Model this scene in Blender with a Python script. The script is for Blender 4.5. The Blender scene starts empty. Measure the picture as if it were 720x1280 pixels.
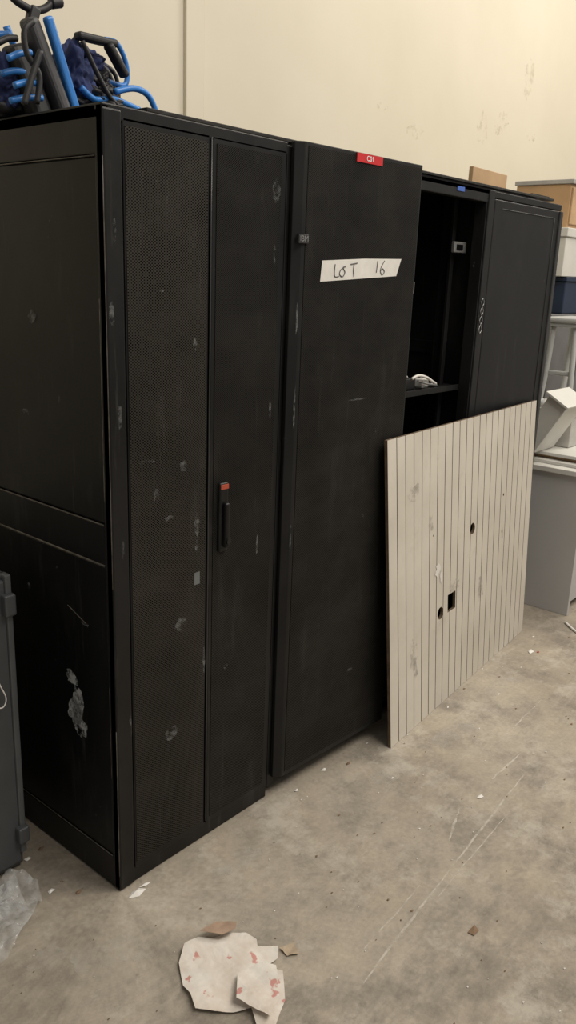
import bpy, bmesh, math, random
from mathutils import Vector, Matrix, noise
random.seed(4)
scn = bpy.context.scene
COL = bpy.context.collection
scn.view_settings.view_transform = 'Standard'

# ------------------------------------------------------------ materials
def newmat(name):
    m = bpy.data.materials.new(name); m.use_nodes = True
    nt = m.node_tree; b = nt.nodes["Principled BSDF"]
    return m, nt, b
def ramp(nt, fac, stops):
    r = nt.nodes.new("ShaderNodeValToRGB")
    while len(r.color_ramp.elements) < len(stops): r.color_ramp.elements.new(0.5)
    for e, (p, c) in zip(r.color_ramp.elements, stops):
        e.position = p; e.color = (c[0], c[1], c[2], 1) if not isinstance(c, (int, float)) else (c, c, c, 1)
    nt.links.new(fac, r.inputs[0]); return r
def noise_n(nt, scale, detail=4, rough=.55, vec=None, sc=None, rot=None):
    tc = nt.nodes.new("ShaderNodeTexCoord"); src = tc.outputs["Object"]
    if sc:
        mp = nt.nodes.new("ShaderNodeMapping"); mp.inputs["Scale"].default_value = sc
        if rot: mp.inputs["Rotation"].default_value = rot
        nt.links.new(src, mp.inputs[0]); src = mp.outputs[0]
    n = nt.nodes.new("ShaderNodeTexNoise"); n.inputs["Scale"].default_value = scale
    n.inputs["Detail"].default_value = detail; n.inputs["Roughness"].default_value = rough
    nt.links.new(src, n.inputs["Vector"]); return n
def mixc(nt, fac, a, b, mode='MIX'):
    m = nt.nodes.new("ShaderNodeMix"); m.data_type = 'RGBA'; m.blend_type = mode
    for s, v in ((m.inputs[0], fac), (m.inputs[6], a), (m.inputs[7], b)):
        if hasattr(v, "is_output"): nt.links.new(v, s)
        elif isinstance(v, (int, float)): s.default_value = v
        else: s.default_value = (v[0], v[1], v[2], 1)
    return m.outputs[2]
def bump(nt, b, h, strength=.2, dist=.002):
    bp = nt.nodes.new("ShaderNodeBump"); bp.inputs["Strength"].default_value = strength
    bp.inputs["Distance"].default_value = dist
    nt.links.new(h, bp.inputs["Height"]); nt.links.new(bp.outputs[0], b.inputs["Normal"])
def M(name, col, rough=.5, var=.15, scale=8, metal=0, spec=.5, bmp=0):
    m, nt, b = newmat(name)
    n = noise_n(nt, scale)
    lo = tuple(c*(1-var) for c in col); hi = tuple(min(1, c*(1+var)) for c in col)
    r = ramp(nt, n.outputs[0], [(.3, lo), (.7, hi)])
    nt.links.new(r.outputs[0], b.inputs["Base Color"])
    b.inputs["Roughness"].default_value = rough; b.inputs["Metallic"].default_value = metal
    b.inputs["Specular IOR Level"].default_value = spec
    if bmp: bump(nt, b, n.outputs[0], bmp)
    return m

def black_metal(name, base, rough=.42, spec=.3, perf=False, dust=.05, px=.0085, pz=.006):
    m, nt, b = newmat(name)
    n1 = noise_n(nt, 2.2, 6, .6)
    c = ramp(nt, n1.outputs[0], [(.35, tuple(x*.75 for x in base)), (.7, tuple(x*1.35 for x in base))]).outputs[0]
    # broad dusty film
    nb = noise_n(nt, 1.6, 9, .72, sc=(1, 1, .7))
    df = ramp(nt, nb.outputs[0], [(.46, 0.0), (.75, dust*.8)]).outputs[0]
    c = mixc(nt, df, c, (.2, .18, .15))
    # diagonal wipe smears
    nd = noise_n(nt, 2.2, 8, .7, sc=(5, 5, 1), rot=(0, math.radians(35), 0))
    dd = ramp(nt, nd.outputs[0], [(.58, 0.0), (.74, dust*.9)]).outputs[0]
    c = mixc(nt, dd, c, (.26, .25, .23))
    # long vertical rub streaks
    n2 = noise_n(nt, 5, 8, .7, sc=(9, 9, .55))
    s = ramp(nt, n2.outputs[0], [(.60, 0.0), (.78, dust*1.3)]).outputs[0]
    c = mixc(nt, s, c, (.32, .31, .29))
    # chips
    n3 = noise_n(nt, 42, 3, .6)
    n4 = noise_n(nt, 3.1, 2, .5)
    ml = nt.nodes.new("ShaderNodeMath"); ml.operation = 'MULTIPLY'
    nt.links.new(ramp(nt, n3.outputs[0], [(.71, 0.0), (.74, 1.0)]).outputs[0], ml.inputs[0])
    nt.links.new(ramp(nt, n4.outputs[0], [(.52, 0.0), (.62, .35)]).outputs[0], ml.inputs[1])
    c = mixc(nt, ml.outputs[0], c, (.22, .215, .2))
    if perf:
        tc = nt.nodes.new("ShaderNodeTexCoord"); sp = nt.nodes.new("ShaderNodeSeparateXYZ")
        nt.links.new(tc.outputs["Object"], sp.inputs[0])
        def sn(sock, k):
            a = nt.nodes.new("ShaderNodeMath"); a.operation = 'MULTIPLY'; a.inputs[1].default_value = k
            nt.links.new(sock, a.inputs[0])
            q = nt.nodes.new("ShaderNodeMath"); q.operation = 'SINE'; nt.links.new(a.outputs[0], q.inputs[0]); return q.outputs[0]
        p = nt.nodes.new("ShaderNodeMath"); p.operation = 'MULTIPLY'
        nt.links.new(sn(sp.outputs[0], 2*math.pi/px), p.inputs[0]); nt.links.new(sn(sp.outputs[2], 2*math.pi/pz), p.inputs[1])
        h = ramp(nt, p.outputs[0], [(.02, 0.0), (.25, 1.0)]).outputs[0]
        nn = noise_n(nt, 7, 5, .65, sc=(1, 1, 1.6))
        cl = ramp(nt, nn.outputs[0], [(.35, 1.0), (.65, .6)]).outputs[0]
        hm = nt.nodes.new("ShaderNodeMath"); hm.operation = 'MULTIPLY'; nt.links.new(h, hm.inputs[0]); nt.links.new(cl, hm.inputs[1]); h = hm.outputs[0]
        c = mixc(nt, h, c, (.0015, .0015, .0015))
        rr = mixc(nt, h, (rough,)*3, (.95,)*3)
        nt.links.new(rr, b.inputs["Roughness"])
        inv = nt.nodes.new("ShaderNodeMath"); inv.operation = 'MULTIPLY_ADD'; inv.inputs[1].default_value = -spec; inv.inputs[2].default_value = spec
        nt.links.new(h, inv.inputs[0]); nt.links.new(inv.outputs[0], b.inputs["Specular IOR Level"])
    else:
        rr = ramp(nt, n1.outputs[0], [(.3, rough*.8), (.7, min(1, rough*1.3))]).outputs[0]
        nt.links.new(rr, b.inputs["Roughness"])
        b.inputs["Specular IOR Level"].default_value = spec
    nt.links.new(c, b.inputs["Base Color"])
    return m

BLK = black_metal("rack_black_paint", (.007, .007, .0075), dust=.08)
BLKS = black_metal("rack_black_side", (.0055, .006, .0065), rough=.33, spec=.22, dust=.09)
BLKR = black_metal("rack_side_rail", (.012, .0115, .0105), rough=.45, spec=.28, dust=.12)
PERF = black_metal("rack_perforated_steel", (.028, .0245, .020), rough=.5, spec=.28, perf=True, dust=.10, px=.0095, pz=.007)
PERF2 = black_metal("rack_perforated_steel_fine", (.0155, .0145, .013), rough=.45, spec=.24, perf=True, dust=.07, px=.0075, pz=.0055)
CHAR = black_metal("rack_charcoal_paint", (.011, .011, .0115), rough=.45, spec=.3, dust=.06)
INNER = M("rack_interior_black", (.003, .003, .0035), .6, spec=.1)
EDGE = M("worn_edge_highlight", (.10, .09, .075), .5, .6, 30)  # lighter tone for edge wear and for bevel highlights painted as colour
STEEL = M("dull_steel", (.33, .33, .33), .4, .2, metal=.6)
WHITEPL = M("white_plastic", (.72, .7, .66), .5, .08)
LABELR = M("red_label", (.55, .02, .025), .5, .1)
ORANGE = M("orange_red_sticker", (.42, .07, .035), .5, .1)
TAPE = M("masking_tape", (.72, .70, .66), .6, .07, 30)
INK = M("pencil_ink", (.10, .10, .10), .8)
LTXT = M("print_white", (.8, .8, .8), .6)
BLUEL = M("blue_label", (.06, .14, .5), .5)

def alphamat(name, col, scale, lo, hi, amax, rough=.9, sc=None):
    m, nt, b = newmat(name)
    n = noise_n(nt, scale, 6, .7, sc=sc)
    nt.links.new(ramp(nt, n.outputs[0], [(lo, 0.0), (hi, amax)]).outputs[0], b.inputs["Alpha"])
    b.inputs["Base Color"].default_value = (*col, 1); b.inputs["Roughness"].default_value = rough
    return m
SCUFF = alphamat("scuff_mark", (.30, .31, .31), 38, .42, .70, .5)
SCUFFB = alphamat("scuff_mark_bright", (.50, .52, .53), 34, .40, .60, .75)
SCUFF2 = alphamat("grey_rub", (.25, .22, .2), 25, .42, .7, .5)

# ------------------------------------------------------------ geometry helpers
class G:
    def __init__(s, name, loc=(0, 0, 0), rotz=0, local=False):
        e = bpy.data.objects.new(name, None); e.empty_display_size = .1
        e.location = loc; e.rotation_euler = (0, 0, rotz); COL.objects.link(e)
        s.e = e; s.off = Vector((0, 0, 0)) if local else Vector(loc)
    def add(s, name, bm, mat, smooth=False, bevel=0, seg=2):
        bmesh.ops.translate(bm, verts=bm.verts, vec=-s.off)
        return mk(name, bm, mat, smooth, bevel, seg, s.e)
    def box(s, name, x0, x1, y0, y1, z0, z1, mat, bevel=.003, seg=2):
        return s.add(name, boxbm(x0, x1, y0, y1, z0, z1), mat, False, bevel, seg)
def mk(name, bm, mat, smooth=False, bevel=0, seg=2, parent=None):
    me = bpy.data.meshes.new(name); bmesh.ops.recalc_face_normals(bm, faces=bm.faces)
    bm.to_mesh(me); bm.free()
    o = bpy.data.objects.new(name, me); COL.objects.link(o)
    for mm in (mat if isinstance(mat, (list, tuple)) else [mat]): me.materials.append(mm)
    if smooth:
        for p in me.polygons: p.use_smooth = True
    if bevel:
        md = o.modifiers.new("bevel", 'BEVEL'); md.width = bevel; md.segments = seg; md.limit_method = 'ANGLE'
    if parent: o.parent = parent
    return o
def boxbm(x0, x1, y0, y1, z0, z1):
    bm = bmesh.new(); bmesh.ops.create_cube(bm, size=1)
    for v in bm.verts:
        v.co = Vector(((x0+x1)/2+v.co.x*(x1-x0), (y0+y1)/2+v.co.y*(y1-y0), (z0+z1)/2+v.co.z*(z1-z0)))
    return bm
def tubebm(pts, r, closed=False, n=10, bm=None):
    P = [Vector(p) for p in pts]
    Q = []
    for i in range(len(P)-1):
        p0 = P[max(i-1, 0)]; p1 = P[i]; p2 = P[i+1]; p3 = P[min(i+2, len(P)-1)]
        for k in range(6):
            t = k/6
            Q.append(.5*((2*p1)+(-p0+p2)*t+(2*p0-5*p1+4*p2-p3)*t*t+(-p0+3*p1-3*p2+p3)*t**3))
    Q.append(P[-1])
    bm = bm or bmesh.new(); rings = []
    up = Vector((.13, .31, .94)).normalized()
    for i, q in enumerate(Q):
        d = (Q[min(i+1, len(Q)-1)]-Q[max(i-1, 0)]).normalized()
        a = d.cross(up)
        if a.length < .1: a = d.cross(Vector((1, 0, 0)))
        a.normalize(); b = d.cross(a).normalized()
        rings.append([bm.verts.new(q+r*(math.cos(2*math.pi*k/n)*a+math.sin(2*math.pi*k/n)*b)) for k in range(n)])
    for i in range(len(rings)-1):
        for k in range(n):
            bm.faces.new((rings[i][k], rings[i][(k+1) % n], rings[i+1][(k+1) % n], rings[i+1][k]))
    bm.faces.new(rings[0][::-1]); bm.faces.new(rings[-1])
    return bm
def barbm(a, b, w, t, side=Vector((0, 1, 0))):
    a, b = Vector(a), Vector(b); d = (b-a).normalized(); s = side.normalized(); u = d.cross(s).normalized()
    bm = bmesh.new(); vs = []
    for p in (a, b):
        for i, j in ((-1, -1), (1, -1), (1, 1), (-1, 1)):
            vs.append(bm.verts.new(p+u*w/2*i+s*t/2*j))
    for f in ((0, 1, 2, 3), (7, 6, 5, 4), (0, 4, 5, 1), (1, 5, 6, 2), (2, 6, 7, 3), (3, 7, 4, 0)):
        bm.faces.new([vs[i] for i in f])
    return bm
def blot(g, name, c, axis, rx, rz, seed, mat=None, tilt=0, off=.0012):
    rnd = random.Random(seed); bm = bmesh.new(); vs = []; n = 22
    for i in range(n):
        a = 2*math.pi*i/n; k = .6+.4*rnd.random()
        u = math.cos(a)*rx*k; w = math.sin(a)*rz*k
        u, w = u*math.cos(tilt)-w*math.sin(tilt), u*math.sin(tilt)+w*math.cos(tilt)
        vs.append(bm.verts.new((c[0]+u, c[1]-off, c[2]+w) if axis == 'y' else (c[0]-off, c[1]+u, c[2]+w)))
    bm.faces.new(vs); g.add(name, bm, mat or SCUFF)
def line(g, name, pts, r, mat):
    return g.add(name, tubebm(pts, r, n=6), mat, True)
def sheetbm(poly, res, hfun):
    bm = bmesh.new(); bm.faces.new([bm.verts.new((x, y, 0)) for x, y in poly])
    xs = [p[0] for p in poly]; ys = [p[1] for p in poly]
    def cut(co, no): bmesh.ops.bisect_plane(bm, geom=bm.verts[:]+bm.edges[:]+bm.faces[:], plane_co=co, plane_no=no)
    x = min(xs)+res*.37
    while x < max(xs): cut((x, 0, 0), (1, 0, 0)); x += res
    y = min(ys)+res*.41
    while y < max(ys): cut((0, y, 0), (0, 1, 0)); y += res
    bmesh.ops.triangulate(bm, faces=bm.faces)
    for v in bm.verts: v.co.z = hfun(v.co.x, v.co.y)
    return bm
def crumple(z0, amp, freq, seed, tilt=(0, 0), fine=.25):
    def h(x, y):
        p = Vector((x*freq+seed, y*freq, seed*.7))
        a = noise.voronoi(p)[0]
        c = (a[1]-a[0])
        return z0+amp*(.75*abs(noise.noise(p*.8))*1.6+.45*c+fine*abs(noise.noise(p*3.3)))+tilt[0]*x+tilt[1]*y
    return h
def folds(z0, amp, seed, n=12):
    """sheet of paper with straight creases: sum of triangle folds"""
    r_ = random.Random(seed); L = []
    for i in range(n):
        a = r_.uniform(0, math.pi); L.append((math.cos(a), math.sin(a), r_.uniform(-.1, .1), r_.uniform(.06, .16), r_.uniform(.25, 1)))
    def h(x, y):
        s = 0
        for ca, sa, o, per, w in L:
            t = ((x*ca+(y+.43)*sa+o)/per) % 1.0
            s += w*abs(t-.5)*2
        return z0+amp*max(0, s/n-.12)+.0012*abs(noise.noise(Vector((x*60, y*60, seed))))
    return h

# ------------------------------------------------------------ room
def floor_mat():
    m, nt, b = newmat("dusty_concrete")
    n1 = noise_n(nt, .9, 8, .62); n2 = noise_n(nt, 4.5, 12, .75); n3 = noise_n(nt, 70, 4, .7)
    c = ramp(nt, n1.outputs[0], [(.3, (.23, .20, .163)), (.5, (.325, .285, .23)), (.7, (.41, .365, .30))]).outputs[0]
    s = ramp(nt, n2.outputs[0], [(.3, (.5, .5, .52)), (.5, (1, 1, 1)), (.7, (1.3, 1.27, 1.22))]).outputs[0]
    c = mixc(nt, .9, c, s, 'MULTIPLY')
    g = ramp(nt, n3.outputs[0], [(.3, (.8,)*3), (.7, (1.12,)*3)]).outputs[0]
    c = mixc(nt, .7, c, g, 'MULTIPLY')
    ns = noise_n(nt, 3, 8, .7, sc=(.8, 6, 1))
    st = ramp(nt, ns.outputs[0], [(.54, 0.0), (.70, .4)]).outputs[0]
    c = mixc(nt, st, c, (.47, .425, .355))
    ns2 = noise_n(nt, 4, 8, .7, sc=(1, 9, 1), rot=(0, 0, math.radians(25)))
    st2 = ramp(nt, ns2.outputs[0], [(.60, 0.0), (.74, .35)]).outputs[0]
    c = mixc(nt, st2, c, (.16, .14, .12))
    n4 = noise_n(nt, 2.6, 10, .78)
    d = ramp(nt, n4.outputs[0], [(.53, 0.0), (.64, .6)]).outputs[0]
    c = mixc(nt, d, c, (.52, .48, .41))
    n5 = noise_n(nt, 1.5, 9, .74, sc=(1, 1.4, 1))
    d2 = ramp(nt, n5.outputs[0], [(.37, .6), (.47, 0.0)]).outputs[0]
    c = mixc(nt, d2, c, (.14, .125, .108))
    n6 = noise_n(nt, 22, 6, .7)
    d3 = ramp(nt, n6.outputs[0], [(.65, 0.0), (.73, .55)]).outputs[0]
    c = mixc(nt, d3, c, (.13, .10, .075))
    nt.links.new(c, b.inputs["Base Color"])
    b.inputs["Roughness"].default_value = .7; b.inputs["Specular IOR Level"].default_value = .25
    bump(nt, b, n2.outputs[0], .2, .004)
    return m
mk("floor", boxbm(-6, 9, -7, 2.2, -.1, 0), floor_mat())
def wall_mat():
    m, nt, b = newmat("cream_wall_paint")
    n1 = noise_n(nt, .7, 5, .6); n2 = noise_n(nt, 3, 8, .7)
    c = ramp(nt, n1.outputs[0], [(.3, (.62, .57, .45)), (.7, (.70, .65, .53))]).outputs[0]
    s = ramp(nt, n2.outputs[0], [(.67, 0.0), (.76, .3)]).outputs[0]
    c = mixc(nt, s, c, (.48, .41, .28))
    nt.links.new(c, b.inputs["Base Color"]); b.inputs["Roughness"].default_value = .7
    bump(nt, b, n2.outputs[0], .08, .004)
    return m
WM = wall_mat()
mk("wall_back", boxbm(-6, 9, 1.4, 1.6, 0, 6), WM)
mk("trim_1", boxbm(1.50, 1.605, 1.382, 1.4, 0, 6), WM, bevel=.003)
mk("trim_2", boxbm(1.609, 1.617, 1.396, 1.4, 0, 6), M("wall_joint_dark", (.36, .32, .24), .9))  # thin dark seam beside the trim
gw = G("wall_stain", (4.4, 1.4, 2.7))
m = alphamat("wall_scrape", (.47, .39, .26), 14, .5, .75, .42)
for i, (x, z, rx, rz, t) in enumerate([(4.4, 2.72, .13, .09, .5), (4.75, 3.05, .10, .18, -.3), (4.15, 2.65, .1, .12, 0), (3.35, 2.52, .12, .05, 0), (4.9, 2.7, .1, .04, .2), (3.0, 2.6, .08, .03, 0)]):
    blot(gw, "scrape_%d" % i, (x, 1.4, z), 'y', rx, rz, 40+i, m, t, .002)

# ------------------------------------------------------------ rack 1 (split mesh doors)
def rack(name, x0, x1, y0, z1=2.0):
    g = G(name, ((x0+x1)/2, y0+.5, 0)); return g
r1 = rack("server_rack", 0, .605, 0)
r1.box("body", .006, .603, .03, 1.07, .035, 1.985, INNER)
r1.box("base_plinth", .006, .602, .003, 1.06, .002, .05, BLK, .002)
for i, (x, y) in enumerate(((.05, .06), (.55, .06), (.05, 1.0), (.55, 1.0))):
    bm = bmesh.new(); bmesh.ops.create_cone(bm, cap_ends=True, segments=16, radius1=.022, radius2=.018, depth=.02, matrix=Matrix.Translation((x, y, .01))); r1.add("foot_%d" % i, bm, STEEL)
r1.box("side_corner_post", 0, .02, .0, .022, .001, 2.004, BLKR, .003)
r1.box("side_top_rail", 0, .02, .022, 1.07, 1.905, 2.004, BLKR, .003)
r1.box("side_mid_rail", 0, .02, .026, 1.07, .955, 1.06, BLKS, .003)
r1.box("side_bottom_rail", 0, .02, .022, 1.07, .003, .10, BLKR, .003)
r1.box("side_panel_upper", .003, .02, .028, 1.06, 1.064, 1.9, BLKS, .003)
r1.box("side_panel_lower", .003, .02, .028, 1.06, .105, .95, BLKS, .003)
r1.box("top_cap", 0, .605, 0, 1.07, 1.975, 2.006, BLK, .003)
line(r1, "edge_wear_glint_a", [(.0, .03, 1.0605), (.0, 1.05, 1.0605)], .0018, EDGE)  # panel-edge strips: wear plus bevel highlights drawn in lighter colour
line(r1, "edge_wear_glint_b", [(.0, .03, .9545), (.0, 1.05, .9545)], .0026, EDGE)
line(r1, "edge_wear_glint_c", [(.001, .03, 1.902), (.001, 1.05, 1.902)], .0014, EDGE)
line(r1, "edge_wear_glint_d", [(.001, .03, .102), (.001, 1.05, .102)], .0014, EDGE)
line(r1, "edge_wear_glint_e", [(.0012, .0245, 1.12), (.0012, .0245, 1.6)], .0020, EDGE)
line(r1, "edge_wear_glint_f", [(.0012, .0245, .35), (.0012, .0245, .62)], .0015, EDGE)
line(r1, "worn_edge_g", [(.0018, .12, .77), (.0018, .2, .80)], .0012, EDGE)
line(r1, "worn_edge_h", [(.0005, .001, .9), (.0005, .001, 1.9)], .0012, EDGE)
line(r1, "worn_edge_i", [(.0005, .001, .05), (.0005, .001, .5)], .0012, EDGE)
r1.box("front_post_strip", .0, .052, -.002, .03, .003, 1.998, BLK, .005)
r1.box("door_leaf_left", .055, .319, .0, .028, .045, 1.985, BLK, .003)
r1.box("door_mesh_left", .060, .312, -.0015, .004, .065, 1.968, PERF, 0)
r1.box("door_leaf_right", .327, .603, .0, .028, .045, 1.985, BLK, .004)
r1.box("door_mesh_right", .342, .580, -.0015, .004, .065, 1.968, PERF2, 0)
line(r1, "door_seam_edge", [(.3235, -.001, .06), (.3235, -.001, 1.98)], .0022, M("seam_dark_grey", (.035, .035, .035), .4))
r1.box("handle_plate", .358, .392, -.012, .002, .915, 1.115, BLK, .006, 3)
r1.box("handle_lever", .366, .384, -.028, -.01, .93, 1.06, BLK, .007, 3)
r1.box("handle_sticker", .36, .390, -.0135, -.011, 1.096, 1.11, ORANGE, .001)
bm = bmesh.new(); bmesh.ops.create_cone(bm, cap_ends=True, segments=20, radius1=.008, radius2=.008, depth=.006, matrix=Matrix.Translation((.375, -.03, .95)) @ Matrix.Rotation(math.pi/2, 4, 'X')); r1.add("lock_barrel", bm, BLKR)
marks = [(.56, 1.88, .018, .035), (.22, .74, .024, .024), (.19, .42, .034, .022), (.28, 1.01, .012, .035), (.28, .95, .01, .02), (.23, 1.18, .014, .018), (.27, 1.49, .008, .02),
         (.012, 1.57, .01, .035), (.56, 1.30, .006, .04), (.11, 1.21, .03, .006), (.40, .55, .01, .01), (.16, 1.62, .012, .004), (.56, 1.72, .006, .03), (.03, 1.33, .006, .04), (.03, 1.0, .006, .03), (.045, .5, .005, .04), (.025, 1.75, .006, .03),
         (.18, 1.05, .02, .008), (.14, 1.12, .012, .02), (.52, .9, .005, .04), (.31, .6, .005, .05)]
for i, (x, z, rx, rz) in enumerate(marks): blot(r1, "scuff_%d" % i, (x, 0, z), 'y', rx, rz, i, off=.0035)
r1.box("grey_sticker", .272, .292, -.003, -.001, .84, .875, M("grey_sticker", (.13, .14, .14), .6), 0)
for i, (y, z, ry, rz, mm) in enumerate([(.165, .52, .035, .06, SCUFFB), (.19, .59, .035, .025, SCUFFB), (.16, .45, .04, .035, SCUFFB), (.18, .49, .04, .05, SCUFFB), (.3, 1.545, .02, .02, SCUFF), (.2, 1.35, .01, .01, SCUFF), (.12, .77, .02, .006, SCUFF), (.38, .8, .01, .02, SCUFF), (.35, 1.3, .02, .01, SCUFF)]):
    blot(r1, "side_scuff_%d" % i, (.0, y, z), 'x', ry, rz, 70+i, mm, off=.0005)

# ------------------------------------------------------------ rack 2 (single ajar mesh door with tape)
r2 = rack("server_rack", .61, 1.215, 0)
r2.box("body", .612, 1.213, .03, 1.07, .035, 2.0, INNER)
r2.box("frame_left", .610, .64, .006, .03, .03, 2.0, BLK)
r2.box("frame_right", 1.185, 1.215, .006, .03, .03, 2.0, BLK)
for i, (x, y) in enumerate(((.66, .08), (1.16, .08), (.66, 1.0), (1.16, 1.0))):
    bm = bmesh.new(); bmesh.ops.create_cone(bm, cap_ends=True, segments=16, radius1=.025, radius2=.02, depth=.035, matrix=Matrix.Translation((x, y, .0175))); r2.add("foot_%d" % i, bm, STEEL)
ang = math.atan2(-.026, .57)
d = G("door", (.622, -.018, 0), ang, local=True); d.e.parent = r2.e; d.e.location = Vector((.622, -.018, 0))-r2.e.location
W = .575
bm = bmesh.new()
prof = [(0, .022), (0, .010), (.022, -.006), (.03, -.008), (W-.008, -.008), (W, -.002), (W, .022)]
lo = [bm.verts.new((x, y, .068)) for x, y in prof]; hi = [bm.verts.new((x, y, 2.012)) for x, y in prof]
n = len(prof)
for i in range(n): bm.faces.new((lo[i], lo[(i+1) % n], hi[(i+1) % n], hi[i]))
bm.faces.new(lo[::-1]); bm.faces.new(hi); d.add("shell", bm, CHAR, bevel=.002)
d.box("perforated_sheet", .036, W-.014, -.0095, -.006, .085, 2.002, PERF2, 0)
d.box("red_label", .238, .358, -.012, -.0095, 1.986, 2.010, LABELR, 0)
def text(g, name, body, loc, size, mat, ext=.0004):
    t = bpy.data.curves.new(name, 'FONT'); t.body = body; t.size = size; t.extrude = ext; t.align_x = 'CENTER'; t.align_y = 'CENTER'
    o = bpy.data.objects.new(name, t); t.materials.append(mat); COL.objects.link(o)
    o.parent = g.e; o.location = Vector(loc)-g.off; o.rotation_euler = (math.pi/2, 0, 0)
    return o
text(d, "label_text", "C01", (.298, -.0125, 1.998), .02, LTXT)
d.box("badge", .004, .044, -.0145, -.004, 1.752, 1.776, M("badge_dark", (.03, .03, .032), .4), .001)
text(d, "badge_text", "IBM", (.025, -.015, 1.764), .022, STEEL)
bm = bmesh.new()
vs = [bm.verts.new((x, -.0108, z)) for x, z in ((.103, 1.652), (.464, 1.676), (.485, 1.728), (.30, 1.722), (.108, 1.710))]
bm.faces.new(vs); d.add("masking_tape", bm, TAPE)
def hand(name, pts, x, z, s):
    line(d, name, [(x+a*s, -.0118, z+b*s) for a, b in pts], .0013, INK)
hand("ink_L", [(0, 1), (-.05, .5), (.02, .1), (.5, .12)], .165, 1.664, .038)
hand("ink_O", [(.9, .8), (.5, .6), (.35, .2), (.8, 0), (1.1, .4), (.8, .8), (1.2, .9)], .175, 1.668, .032)
hand("ink_T1", [(0, 1), (1, 1.15)], .235, 1.672, .032)
hand("ink_T2", [(.45, 1.05), (.4, .5), (.5, 0)], .235, 1.670, .035)
hand("ink_1", [(.1, 1), (0, .1)], .36, 1.680, .038)
hand("ink_6", [(.5, 1.1), (.1, .6), (0, .2), (.3, -.05), (.55, .2), (.3, .45), (.05, .3)], .38, 1.680, .036)
for i, (x, z, rx, rz) in enumerate([(.015, 1.3, .005, .08), (.02, .9, .005, .05), (.3, 1.3, .05, .004), (.012, 1.55, .005, .05), (.35, .35, .02, .008)]):
    blot(d, "scuff_%d" % i, (x, -.0085, z), 'y', rx, rz, 200+i, off=.002)

# ------------------------------------------------------------ rack 3 (open)
r3 = rack("server_rack", 1.22, 1.83, .03)
Y0 = .03
r3.box("wall_l", 1.22, 1.235, Y0, 1.09, .03, 2.0, BLK)
r3.box("wall_r", 1.815, 1.83, Y0, 1.09, .03, 2.0, BLK)
r3.box("back_panel", 1.235, 1.815, 1.07, 1.09, .03, 2.0, INNER, 0)
r3.box("roof", 1.235, 1.815, Y0, 1.07, 1.985, 2.0, INNER, 0)
r3.box("bottom", 1.235, 1.815, Y0, 1.07, .03, .06, INNER, 0)
r3.box("lintel", 1.22, 1.83, Y0, Y0+.03, 1.955, 2.0, CHAR, .003)
r3.box("sill", 1.22, 1.83, Y0, Y0+.03, .03, .08, CHAR, .003)
r3.box("front_post_l", 1.22, 1.265, Y0, Y0+.03, .03, 2.0, CHAR, .003)
r3.box("front_post_r", 1.785, 1.83, Y0-.004, Y0+.03, .03, 2.0, CHAR, .003)
r3.box("post_lip", 1.778, 1.785, Y0+.002, Y0+.05, .05, 1.955, CHAR, .001)
for i, (x, y) in enumerate(((1.29, .14), (1.735, .14), (1.29, .8), (1.735, .8))):
    r3.box("mount_rail_%d" % i, x, x+.025, y, y+.012, .06, 1.985, BLK, .001)
    r3.box("mount_rail_web_%d" % i, x if i % 2 == 0 else x+.022, x+.003 if i % 2 == 0 else x+.025, y, y+.06, .06, 1.985, BLK, .001)
r3.box("wall_brace_a", 1.805, 1.815, .2, 1.0, 1.78, 1.83, BLK, .002)
r3.box("wall_brace_b", 1.805, 1.815, .2, 1.0, 1.38, 1.43, BLK, .002)
r3.box("shelf", 1.24, 1.81, .085, .95, 1.252, 1.265, CHAR, .002)
r3.box("shelf_lip", 1.24, 1.81, .08, .087, 1.25, 1.272, CHAR, .001)
r3.box("blue_label", 1.55, 1.6, Y0-.002, Y0, 1.975, 1.99, BLUEL, 0)
r3.box("bracket", 1.705, 1.795, .11, .125, 1.772, 1.812, STEEL, .003)
r3.box("bracket_slot", 1.72, 1.765, .107, .111, 1.782, 1.802, INNER, .001)
for i in range(4):
    z = 1.49+.034*i; R = .015
    line(r3, "symbol_%d" % i, [(1.806-R*.75, Y0-.006, z), (1.806, Y0-.006, z+R), (1.806+R*.75, Y0-.006, z), (1.806, Y0-.006, z-R), (1.806-R*.75, Y0-.006, z)], .0014, STEEL)
line(r3, "wiring_bundle", [(1.37, .10, 1.87), (1.375, .09, 1.85), (1.385, .09, 1.83), (1.375, .10, 1.81)], .008, M("wiring_cream", (.4, .42, .25), .6))
r3.box("latch_l", 1.262, 1.37, .06, .085, 1.62, 1.66, M("latch_grey", (.16, .16, .15), .4, metal=.3), .003)
gc = G("power_adapter", (1.48, .16, 1.265))
gc.box("brick", 1.42, 1.52, .12, .18, 1.266, 1.31, M("adapter_black", (.012, .012, .012), .4), .006, 3)
gc.box("plug", 1.555, 1.605, .11, .15, 1.268, 1.305, WHITEPL, .008, 3)
line(gc, "cable_loop", [(1.46, .10, 1.312), (1.50, .098, 1.322), (1.56, .10, 1.312), (1.62, .105, 1.290), (1.66, .12, 1.276), (1.60, .17, 1.276), (1.51, .16, 1.313)], .0055, WHITEPL)
line(gc, "cable_tail", [(1.52, .11, 1.30), (1.58, .1, 1.285), (1.66, .11, 1.274)], .004, STEEL)

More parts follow.
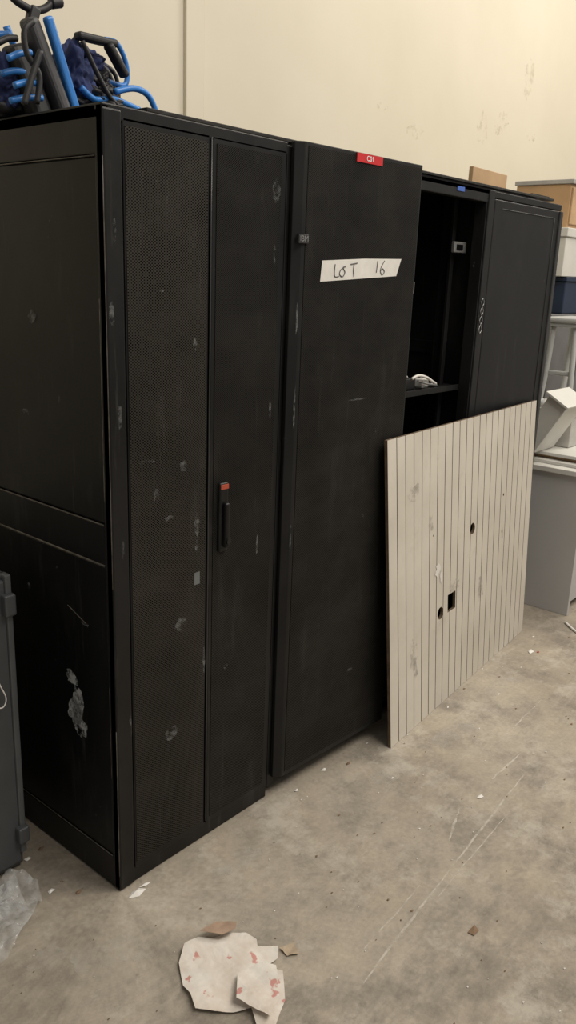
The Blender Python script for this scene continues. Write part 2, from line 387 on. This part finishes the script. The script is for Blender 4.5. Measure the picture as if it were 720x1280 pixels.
# ------------------------------------------------------------ rack 4 (plain door)
r4 = rack("server_rack", 1.835, 2.455, .03)
r4.box("body", 1.836, 2.453, .055, 1.09, .035, 1.985, BLK)
r4.box("top_cap", 1.835, 2.455, .035, 1.09, 1.975, 2.0, CHAR, .003)
r4.box("door", 1.84, 2.452, Y0, .055, .06, 1.972, CHAR, .005, 3)
r4.box("door_edge_strip", 2.425, 2.455, Y0-.006, Y0+.03, .06, 1.972, M("edge_strip_grey", (.03, .03, .03), .35, metal=.1), .004)
line(r4, "door_fold_line", [(1.90, Y0-.0005, 1.94), (2.38, Y0-.0005, 1.94)], .0018, M("fold_line_grey", (.03, .03, .03), .4))
line(r4, "door_fold_line_v", [(2.38, Y0-.0005, 1.94), (2.38, Y0-.0005, .1)], .0018, M("fold_line_dark", (.004, .004, .004), .6))
r4.box("plinth", 1.85, 2.44, .07, 1.08, .0, .04, BLK, 0)
for i, (x, y) in enumerate(((1.27, .12), (1.78, .12), (1.27, 1.0), (1.78, 1.0))):
    bm = bmesh.new(); bmesh.ops.create_cone(bm, cap_ends=True, segments=16, radius1=.025, radius2=.02, depth=.03, matrix=Matrix.Translation((x, y, .015))); r3.add("foot_%d" % i, bm, STEEL)

# ------------------------------------------------------------ loose panels on top
DUSTY = black_metal("dusty_panel_paint", (.022, .021, .019), rough=.6, spec=.25, dust=.2)
s1 = G("loose_cabinet_panel", (.85, .55, 2.0))
s1.box("sheet", .25, 1.42, .15, 1.0, 2.038, 2.048, DUSTY, .002)
s1.box("rim_front", .27, 1.40, .16, .175, 2.007, 2.038, BLK, .001)
s1.box("rim_back", .27, 1.40, .97, .985, 2.007, 2.038, BLK, .001)
s2 = G("loose_cabinet_panel", (2.0, .5, 2.0))
s2.box("sheet", 1.46, 2.60, .14, .95, 2.03, 2.04, DUSTY, .002)
s2.box("rim_front", 1.48, 2.44, .15, .165, 2.001, 2.031, BLK, .001)
s2.box("rim_back", 1.48, 2.44, .92, .935, 2.001, 2.031, BLK, .001)
s3 = G("loose_cabinet_panel", (2.3, .5, 2.04))
s3.box("sheet", 1.95, 2.70, .2, .95, 2.041, 2.05, BLK, .002)
s3.box("lip", 2.5, 2.68, .2, .21, 2.0505, 2.058, DUSTY, .001)
WOOD = M("plywood_tan", (.45, .30, .165), .6, .15, 6)
WOOD2 = M("orange_veneer", (.44, .28, .145), .45, .12, 4)
cb = G("wooden_offcut", (2.27, .4, 2.06))
cb.add("board", barbm((2.13, .31, 2.096), (2.42, .30, 2.090), .075, .02, Vector((0, 1, 0))), WOOD, bevel=.002)
cb.box("support_batten", 2.16, 2.40, .325, .36, 2.0505, 2.075, WOOD, .002)

# ------------------------------------------------------------ slatted white board leaning
def board():
    BL = Vector((1.140, -.134, .001)); BR = Vector((2.50, -.002, .001)); TL = Vector((1.056, -.080, 1.158)); TR = Vector((2.37, .008, 1.165))
    N = 22; th = .012; rec = .006; WW = 1.36; HH = 1.16
    nrm = (BR-BL).cross(TL-BL).normalized()
    if nrm.y > 0: nrm = -nrm
    def P(a, dep, bb): return (BL*(1-a)+BR*a)*(1-bb)+(TL*(1-a)+TR*a)*bb-nrm*dep
    prof = [(0, 0)]
    for i in range(1, N):
        a = i/N; prof += [(a-.0018, 0), (a, rec), (a+.0018, 0)]
    prof += [(1, 0), (1, th), (0, th)]
    bm = bmesh.new()
    lo = [bm.verts.new((a*WW, dp, 0)) for a, dp in prof]; hi = [bm.verts.new((a*WW, dp, HH)) for a, dp in prof]
    n = len(prof)
    for i in range(n):
        i2 = (i+1) % n
        f = bm.faces.new((lo[i], lo[i2], hi[i2], hi[i]))
        if rec in (prof[i][1], prof[i2][1]) or th in (prof[i][1], prof[i2][1]): f.material_index = 1
    fb = bm.faces.new(lo[::-1]); ft = bm.faces.new(hi); fb.material_index = ft.material_index = 1
    m, nt, b = newmat("board_white_paint")
    n1 = noise_n(nt, 2.5, 6, .65); n2 = noise_n(nt, 9, 8, .75)
    c = ramp(nt, n1.outputs[0], [(.3, (.53, .49, .42)), (.7, (.66, .62, .545))]).outputs[0]
    s = ramp(nt, n2.outputs[0], [(.58, 0.0), (.74, .35)]).outputs[0]
    c = mixc(nt, s, c, (.38, .34, .27)); nt.links.new(c, b.inputs["Base Color"]); b.inputs["Roughness"].default_value = .5
    MDF = M("board_brown_core", (.11, .075, .045), .8, .3, 30)
    o = mk("slatted_wall_panel", bm, [m, MDF])
    def ab(x, z):
        bb = z/1.16; return (x-(BL.x*(1-bb)+TL.x*bb))/((BR.x-BL.x)*(1-bb)+(TR.x-TL.x)*bb), bb
    ctrs = [(1.774, .697, 'r', .024), (1.514, .411, 'r', .026), (1.613, .43, 's', .036), (2.08, .78, 'r', .006), (1.42, .75, 'r', .004)]
    cb_ = bmesh.new()
    for x, z, k, r in ctrs:
        a, bb = ab(x, z); mt = Matrix.Translation((a*WW, th/2, bb*HH))
        if k == 'r': bmesh.ops.create_cone(cb_, cap_ends=True, segments=28, radius1=r, radius2=r, depth=.08, matrix=mt @ Matrix.Rotation(math.pi/2, 4, 'X'))
        else: bmesh.ops.create_cube(cb_, size=1, matrix=mt @ Matrix.Diagonal((r*2, .08, r*2.1, 1)))
    cut = mk("cutter", cb_, [m, MDF])
    for p in cut.data.polygons: p.material_index = 1
    md = o.modifiers.new("hole", 'BOOLEAN'); md.operation = 'DIFFERENCE'; md.object = cut; md.solver = 'EXACT'
    dg = bpy.context.evaluated_depsgraph_get(); me = bpy.data.meshes.new_from_object(o.evaluated_get(dg))
    o.modifiers.clear()
    if len(me.vertices) > 100: o.data = me
    bpy.data.objects.remove(cut)
    for v in o.data.vertices:
        q = v.co.copy(); v.co = P(q.x/WW, q.y, q.z/HH)
    u = (BR-BL).normalized()
    bl = [(1.47, .60, .03, .03, 0), (1.50, .57, .012, .04, 0), (1.39, .80, .03, .06, 1), (1.63, .49, .06, .04, 1), (2.1, .6, .02, .04, 1), (1.3, .3, .05, .1, 1), (1.9, .4, .04, .1, 1), (1.25, .95, .06, .05, 1)]
    for i, (x, z, rx, rz, col) in enumerate(bl):
        a, bb = ab(x, z); c = P(a, -.0012, bb)
        rnd = random.Random(i+5); bm = bmesh.new(); vs = []
        for k in range(14):
            t = 2*math.pi*k/14; q = .35+.65*rnd.random(); vs.append(bm.verts.new(c+u*math.cos(t)*rx*q+(TL-BL).normalized()*math.sin(t)*rz*q))
        bm.faces.new(vs); mk("paint_peel_%d" % i, bm, WHITEPL if not col else SCUFF2, parent=o)
board()

# ------------------------------------------------------------ folded chairs on top
BLUE = M("blue_powdercoat", (.035, .20, .58), .35, .1)
BLKP = M("black_foam_rubber", (.014, .014, .016), .55, .2, 20)
GREYP = M("dark_grey_vinyl", (.04, .04, .045), .5, .2, 10)
NAVY = M("navy_fabric", (.025, .038, .12), .85, .3, 25, bmp=.3)
def tube(g, name, pts, r, mat): g.add(name, tubebm(pts, r), mat, True)
def cloth(g, name, c, r, seed, mat, zmin=2.05):
    bm = bmesh.new(); bmesh.ops.create_icosphere(bm, subdivisions=5, radius=1)
    for v in bm.verts:
        p = v.co.copy(); f = 1+.45*noise.noise(p*1.6+Vector((seed, 0, 0)))+.28*abs(noise.noise(p*4+Vector((0, seed, 0))))-.08+.1*noise.noise(p*9)
        v.co = Vector((c[0]+p.x*r[0]*f, c[1]+p.y*r[1]*f, max(zmin, c[2]+p.z*r[2]*f)))
    g.add(name, bm, mat, True)
c1 = G("folding_chair", (.10, .36, 2.008))
tube(c1, "grip_bar", [(.005, .36, 2.285), (.03, .36, 2.262), (.06, .36, 2.252), (.085, .36, 2.25), (.115, .36, 2.262), (.14, .36, 2.282), (.155, .36, 2.283)], .009, BLKP)
tube(c1, "grip_tip_l", [(.0, .36, 2.288), (.022, .36, 2.272)], .013, BLKP)
tube(c1, "grip_tip_r", [(.13, .36, 2.276), (.158, .36, 2.285)], .013, BLKP)
c1.add("stem", barbm((.085, .36, 2.258), (.062, .36, 2.19), .026, .03), BLKP, bevel=.008)
c1.add("armrest_pad", barbm((.045, .33, 2.222), (.125, .31, 2.012), .034, .05), GREYP, bevel=.012, seg=3)
c1.add("blue_side_bar", barbm((.078, .30, 2.228), (.158, .30, 2.012), .022, .022), BLUE, bevel=.007, seg=3)
tube(c1, "leg_rear", [(.062, .45, 2.225), (.10, .45, 2.14), (.15, .45, 2.018)], .009, BLUE)
c1.add("back_pad", barbm((.022, .36, 2.165), (.075, .34, 2.012), .05, .06), BLKP, bevel=.014, seg=3)
for i, (a, b_, mm) in enumerate([((-.03, .30, 2.118), (.03, .30, 2.142), BLUE), ((-.03, .33, 2.09), (.035, .33, 2.105), BLUE), ((-.03, .28, 2.06), (.03, .28, 2.075), BLUE), ((-.03, .3, 2.03), (.055, .3, 2.05), BLUE), ((-.03, .34, 2.155), (.02, .34, 2.175), BLKP), ((-.02, .26, 2.02), (.03, .26, 2.14), BLKP)]):
    tube(c1, "rail_%d" % i, [a, ((a[0]+b_[0])/2, a[1], (a[2]+b_[2])/2+.004), b_], .0075, mm)
tube(c1, "rear_loop", [(.0, .42, 2.02), (-.02, .42, 2.1), (.0, .42, 2.18), (.05, .42, 2.20)], .008, BLUE)
tube(c1, "strap", [(.02, .27, 2.20), (-.004, .27, 2.175), (.0, .27, 2.13), (.03, .27, 2.09), (.02, .27, 2.03)], .007, BLKP)
cloth(c1, "fabric_fold", (.01, .40, 2.09), (.045, .06, .06), 14, NAVY, 2.009)
cloth(c1, "fabric_fold_low", (.08, .42, 2.05), (.10, .06, .06), 19, BLKP, 2.009)
c2 = G("folding_chair", (.30, .38, 2.048))
cloth(c2, "fabric_seat", (.185, .37, 2.12), (.055, .07, .080), 3, NAVY)
cloth(c2, "fabric_back", (.235, .39, 2.16), (.055, .06, .045), 8, NAVY)
cloth(c2, "fabric_mid", (.245, .35, 2.115), (.035, .05, .035), 22, BLKP)
cloth(c2, "fabric_low", (.235, .36, 2.07), (.08, .08, .04), 5, BLKP)
c2.add("hinge_arm", barbm((.165, .31, 2.208), (.285, .31, 2.212), .018, .03), BLKP, bevel=.007, seg=3)
c2.add("hinge_arm_b", barbm((.25, .3, 2.205), (.305, .3, 2.14), .018, .03), BLKP, bevel=.007, seg=3)
tube(c2, "frame_a", [(.265, .33, 2.222), (.30, .33, 2.222), (.325, .33, 2.195), (.335, .33, 2.16), (.328, .33, 2.13), (.30, .33, 2.125), (.25, .33, 2.13)], .0068, BLUE)
tube(c2, "frame_b", [(.27, .30, 2.10), (.33, .30, 2.118), (.375, .30, 2.112), (.40, .30, 2.085), (.405, .30, 2.058)], .008, BLUE)
tube(c2, "frame_c", [(.18, .42, 2.19), (.25, .42, 2.205), (.31, .42, 2.18), (.33, .42, 2.10), (.33, .42, 2.058)], .007, BLUE)
tube(c2, "frame_d", [(.27, .36, 2.17), (.30, .36, 2.15), (.32, .36, 2.10), (.33, .36, 2.058)], .007, BLKP)
tube(c2, "frame_e", [(.16, .29, 2.09), (.20, .29, 2.07), (.26, .29, 2.08), (.34, .29, 2.068)], .0075, BLUE)
tube(c2, "frame_f", [(.16, .28, 2.19), (.20, .28, 2.13), (.24, .28, 2.08), (.28, .28, 2.058)], .006, BLKP)
tube(c2, "frame_g", [(.28, .40, 2.19), (.345, .40, 2.17), (.36, .40, 2.12), (.35, .40, 2.058)], .006, BLKP)

# ------------------------------------------------------------ grey cabinet on the left
GC = M("grey_cabinet_paint", (.06, .065, .07), .45, .12, 6)
gl = G("grey_steel_cabinet", (-.42, .5, 0))
gl.box("body", -.72, -.122, .285, .85, .012, .90, GC, .006)
gl.box("door", -.70, -.135, .272, .287, .03, .885, GC, .005)
gl.box("edge_flange", -.138, -.120, .266, .3, .06, .90, M("cab_flange", (.085, .09, .095), .4), .004)
gl.box("hinge_top", -.15, -.117, .25, .29, .79, .85, GC, .006, 3)
gl.box("hinge_bottom", -.15, -.117, .25, .29, .10, .15, GC, .006, 3)
gl.box("plinth", -.70, -.14, .3, .84, 0, .02, BLK, 0)
line(gl, "hanging_wire", [(-.19, .262, .70), (-.18, .255, .62), (-.165, .25, .57), (-.175, .25, .545), (-.195, .255, .55)], .0018, WHITEPL)

# ------------------------------------------------------------ right hand side furniture
GREYD = M("desk_grey_laminate", (.47, .465, .46), .5, .06, 3)
WLAM = M("white_laminate", (.62, .61, .57), .45, .06, 5)
dk = G("office_desk", (3.3, .2, 0))
dk.box("side_panel", 2.85, 2.875, -.085, .45, 0, .745, GREYD, .002)
dk.box("side_panel_far", 3.48, 3.50, -.085, .45, 0, .745, GREYD, .002)
dk.box("modesty_panel", 2.875, 3.48, -.06, -.04, .05, .745, GREYD, .001)
dk.box("top", 2.83, 3.52, -.11, .48, .745, .772, WLAM, .003)
bs = G("laminate_board", (3.2, .1, .78))
bs.add("board_a", boxbm(2.9, 3.5, -.06, .32, .773, .79), WLAM, bevel=.002)
bs.add("board_b", boxbm(2.96, 3.5, -.04, .3, .791, .808), WOOD, bevel=.002)
bs.add("board_c", boxbm(2.93, 3.5, -.05, .35, .809, .826), WLAM, bevel=.002)
dr = G("open_drawer", (2.83, .05, 1.08), local=True)
dr.e.rotation_euler = (math.radians(-60), 0, 0)
t = .012
for nm, a in (("base", (0, .24, 0, .29, 0, t)), ("side_l", (0, t, 0, .29, t, .11)), ("side_r", (.24-t, .24, 0, .29, t, .11)), ("front", (-.02, .26, -t, 0, -.01, .13)), ("back", (0, .24, .29-t, .29, t, .11))):
    dr.box(nm, *a, WLAM, .002)
sb = G("cardboard_carton", (3.3, .3, .83))
sb.box("carton", 3.12, 3.49, .13, .45, .828, 1.02, M("carton_white", (.45, .44, .41), .7), .004)
sb.box("carton_lid", 3.115, 3.495, .125, .455, .99, 1.024, M("carton_lid", (.5, .48, .44), .7), .003)
PLG = M("light_grey_plastic", (.46, .47, .46), .45, .06)
st = G("plastic_stool", (3.3, .26, 1.025))
st.box("seat", 3.12, 3.46, .155, .35, 1.475, 1.505, PLG, .012, 3)
st.box("seat_skirt", 3.13, 3.45, .165, .34, 1.455, 1.476, PLG, .006, 3)
for i, (x, y) in enumerate(((3.16, .19), (3.42, .19), (3.16, .31), (3.42, .31))):
    sx = -.012 if x < 3.3 else .02; sy = -.02 if y < .25 else .025
    st.add("leg_%d" % i, tubebm([(x, y, 1.46), (x+sx*.4, y+sy*.4, 1.25), (x+sx, y+sy, 1.06)], .015), PLG, True)
    bm = bmesh.new(); bmesh.ops.create_uvsphere(bm, u_segments=16, v_segments=10, radius=.03, matrix=Matrix.Translation((x+sx, y+sy, 1.0505)) @ Matrix.Diagonal((1, 1, .85, 1))); st.add("foot_%d" % i, bm, PLG, True)
st.box("stretcher", 3.15, 3.17, .18, .32, 1.2, 1.225, PLG, .006)
tl = G("storage_cupboard", (3.9, .8, 0))
GRC = M("cupboard_grey", (.13, .13, .128), .5)
tl.box("carcass", 3.55, 4.4, .5, 1.0, 0, 1.5, GRC, .004)
tl.box("door_l", 3.56, 3.97, .488, .5, .06, 1.48, GRC, .003)
tl.box("door_r", 3.98, 4.39, .488, .5, .06, 1.48, GRC, .003)
tl.box("handle_l", 3.94, 3.955, .475, .489, .8, .95, STEEL, .003)
tl.box("handle_r", 3.995, 4.01, .475, .489, .8, .95, STEEL, .003)
bx = G("blue_crate", (3.95, .7, 1.5))
BLC = M("blue_crate_plastic", (.010, .022, .05), .5)
bx.box("bin", 3.76, 4.15, .53, .8, 1.501, 1.69, BLC, .008, 3)
bx.box("rim", 3.75, 4.16, .52, .81, 1.69, 1.715, BLC, .004)
wb = G("archive_box", (3.9, .7, 1.72))
wb.box("carton", 3.69, 4.2, .53, .85, 1.717, 1.94, WLAM, .004)
wb.box("lid", 3.68, 4.21, .52, .86, 1.94, 1.99, WLAM, .004)
wp = G("wooden_drawer_unit", (4.05, .75, 1.99))
wp.box("carcass", 3.84, 4.4, .60, .95, 1.991, 2.245, WOOD2, .004)
wp.box("drawer_front", 3.85, 4.385, .588, .60, 2.02, 2.225, WOOD, .003)
wp.box("top_slab", 3.83, 4.41, .585, .96, 2.245, 2.27, M("slab_grey", (.35, .34, .32), .5), .003)

# ------------------------------------------------------------ things on the floor
m, nt, b = newmat("crumpled_paper")
n1 = noise_n(nt, 11, 5, .6); c = ramp(nt, n1.outputs[0], [(.35, (.60, .53, .46)), (.6, (.72, .68, .62))]).outputs[0]
n2 = noise_n(nt, 26, 3, .5); c = mixc(nt, ramp(nt, n2.outputs[0], [(.66, 0.0), (.70, .7)]).outputs[0], c, (.5, .13, .11))
nt.links.new(c, b.inputs["Base Color"]); b.inputs["Roughness"].default_value = .8; b.inputs["Specular IOR Level"].default_value = .2
PAPER = m
pa = G("crumpled_paper", (.02, -.43, 0))
poly = [(-.015, -.28), (.03, -.285), (.05, -.315), (.09, -.325), (.125, -.365), (.128, -.40), (.115, -.415), (.15, -.455), (.12, -.48), (.085, -.475), (.10, -.515), (.04, -.575), (-.035, -.61), (-.06, -.575), (-.035, -.535), (-.07, -.51), (-.10, -.475), (-.125, -.44), (-.105, -.40), (-.10, -.37), (-.06, -.31)]
pa.add("sheet", sheetbm(poly, .005, folds(.001, .055, 4)), PAPER, False)
pa.add("torn_overlap", sheetbm([(-.05, -.50), (.0, -.455), (.06, -.47), (.085, -.505), (.03, -.565), (-.035, -.595)], .005, folds(.018, .050, 8)), PAPER, False)
pa.add("torn_flap", sheetbm([(.03, -.29), (.085, -.295), (.12, -.335), (.10, -.35), (.06, -.34)], .005, folds(.022, .04, 6)), M("brown_paper", (.36, .25, .18), .8, .2, 20), False)
pa.add("torn_corner", sheetbm([(.15, -.46), (.19, -.475), (.17, -.51), (.145, -.49)], .005, crumple(.001, .012, 20, 12)), M("kraft_paper", (.40, .32, .23), .8, .2, 20), False)
m, nt, b = newmat("clear_plastic_film")
b.inputs["Base Color"].default_value = (.7, .72, .73, 1); b.inputs["Roughness"].default_value = .08
n1 = noise_n(nt, 14, 4, .6); nt.links.new(ramp(nt, n1.outputs[0], [(.35, .10), (.7, .5)]).outputs[0], b.inputs["Alpha"])
bump(nt, b, n1.outputs[0], .4, .01)
pf = G("plastic_film", (-.3, .1, 0))
pf.add("film", sheetbm([(-.16, .22), (-.15, .17), (-.17, .12), (-.24, .06), (-.36, -.0), (-.5, .02), (-.52, .2), (-.35, .25), (-.2, .25)], .008, crumple(.002, .07, 9, 21)), m, False)
pf.add("film_fold", sheetbm([(-.2, .2), (-.22, .1), (-.32, .04), (-.48, .06), (-.48, .2), (-.3, .22)], .008, crumple(.003, .10, 11, 33)), m, False)
db = G("floor_debris", (.8, -.4, 0))
rnd = random.Random(11)
KR = M("debris_brown", (.2, .13, .08), .9)
def chip(i, x, y, r, mat, amp=.006):
    k = rnd.randint(4, 6); a0 = rnd.random()*6
    bm = bmesh.new(); c = bm.verts.new((x, y, amp*1.2)); vs = []
    for q in range(k):
        a = a0+2*math.pi*q/k; R = r*(.5+.7*rnd.random()); vs.append(bm.verts.new((x+math.cos(a)*R, y+math.sin(a)*R*.6, .0008+amp*.5*rnd.random())))
    for q in range(k): bm.faces.new((c, vs[q], vs[(q+1) % k]))
    db.add("chip_%d" % i, bm, mat)
spots = [(1.10, -.52, .018, WHITEPL), (2.30, -.14, .028, WHITEPL), (2.32, -.17, .012, ORANGE), (.55, -.80, .022, KR), (.03, -.035, .034, WHITEPL), (.065, -.03, .018, WHITEPL), (-.08, .08, .014, KR), (-.13, .14, .012, WHITEPL), (.86, -.04, .014, WHITEPL), (.7, -.05, .012, WHITEPL), (.95, -.08, .013, KR), (-.1, .3, .02, WHITEPL), (-.05, .31, .012, KR)]
for i, (x, y, r, mm) in enumerate(spots): chip(i, x, y, r, mm)
for i in range(190):
    x = rnd.uniform(-.4, 2.8); y = rnd.uniform(-1.1, -.05) if x > 0 else rnd.uniform(-.5, .3); chip(20+i, x, y, rnd.uniform(.0015, .005)*(1+.4*x), rnd.choice([WHITEPL, KR, KR, WHITEPL]), .003)
tube(db, "white_stick", [(2.75, -.12, .006), (2.68, -.2, .006), (2.62, -.30, .006)], .006, WHITEPL)
m = alphamat("scratch_chalk", (.62, .58, .50), 18, .30, .58, .75)
fs = G("floor_scratch", (.8, -.6, 0))
def ribbon(i, a, b_, w):
    """slightly wavering scratch"""
    r_ = random.Random(i); a, b_ = Vector((*a, .0006)), Vector((*b_, .0006)); s = (b_-a).cross(Vector((0, 0, 1))).normalized()
    bm = bmesh.new(); prev = None
    for k in range(13):
        t = k/12; c = a.lerp(b_, t)+s*r_.uniform(-.002, .002); ww = w*.5*(.35+.65*math.sin(math.pi*min(.95, t+.05)))
        q = (bm.verts.new(c-s*ww), bm.verts.new(c+s*ww))
        if prev: bm.faces.new((prev[0], prev[1], q[1], q[0]))
        prev = q
    fs.add("scratch_%d" % i, bm, m)
for i, (a, b_, w) in enumerate([((.21, -.68), (.75, -.625), .007), ((.75, -.625), (1.33, -.57), .007), ((1.22, -.5), (1.45, -.50), .008), ((.83, -.56), (1.0, -.50), .008), ((.3, -.62), (.6, -.60), .005), ((1.5, -.4), (1.9, -.38), .005), ((.6, -.66), (1.1, -.63), .004)]): ribbon(i, a, b_, w)
DS = alphamat("floor_dust_smear", (.55, .52, .46), 18, .42, .7, .55)
fd = G("plaster_dust", (0, -.3, 0))
def fblot(i, x, y, rx, ry, seed, mat, z=.0009):
    r_ = random.Random(seed); bm = bmesh.new(); vs = []
    for k in range(20):
        a = 2*math.pi*k/20; q = .5+.5*r_.random(); vs.append(bm.verts.new((x+math.cos(a)*rx*q, y+math.sin(a)*ry*q, z)))
    bm.faces.new(vs); fd.add("dust_%d" % i, bm, mat)
for i, (x, y, rx, ry) in enumerate([(-.14, -.16, .09, .05), (-.2, -.12, .06, .06), (-.08, -.22, .05, .03), (-.27, -.05, .06, .05), (1.0, -.22, .12, .05), (.3, -.15, .12, .04), (1.4, -.25, .2, .06), (1.9, -.2, .2, .06)]):
    fblot(i, x, y, rx, ry, i+60, DS)

# ------------------------------------------------------------ lights
def area(name, loc, rot, sx, sy, e, col):
    l = bpy.data.lights.new(name, 'AREA'); l.shape = 'RECTANGLE'; l.size = sx; l.size_y = sy; l.energy = e; l.color = col
    o = bpy.data.objects.new(name, l); o.location = loc; o.rotation_euler = rot; COL.objects.link(o)
area("ceiling_light_bay", (1.5, -3.0, 5.5), (math.radians(25), 0, 0), 4, 2, 240, (1, .93, .83))
area("ceiling_light_right", (5.5, -1.0, 5.2), (math.radians(10), math.radians(25), 0), 3, 2, 155, (1, .92, .81))
w = bpy.data.worlds.new("world"); scn.world = w; w.use_nodes = True
w.node_tree.nodes["Background"].inputs[0].default_value = (1, .94, .86, 1); w.node_tree.nodes["Background"].inputs[1].default_value = .33

# ------------------------------------------------------------ camera
cd = bpy.data.cameras.new("camera"); cam = bpy.data.objects.new("camera", cd); COL.objects.link(cam)
cd.sensor_fit = 'VERTICAL'; cd.sensor_height = 36; cd.lens = 1033/1280*36; cd.clip_start = .01
r = Vector((.6544, -.755, .036)).normalized(); f = Vector((.7331, .6224, -.2756)).normalized(); u = r.cross(f).normalized(); r = f.cross(u)
mw = Matrix((r, u, -f)).transposed().to_4x4(); mw.translation = Vector((-1.184, -1.566, 1.667)); cam.matrix_world = mw
scn.camera = cam
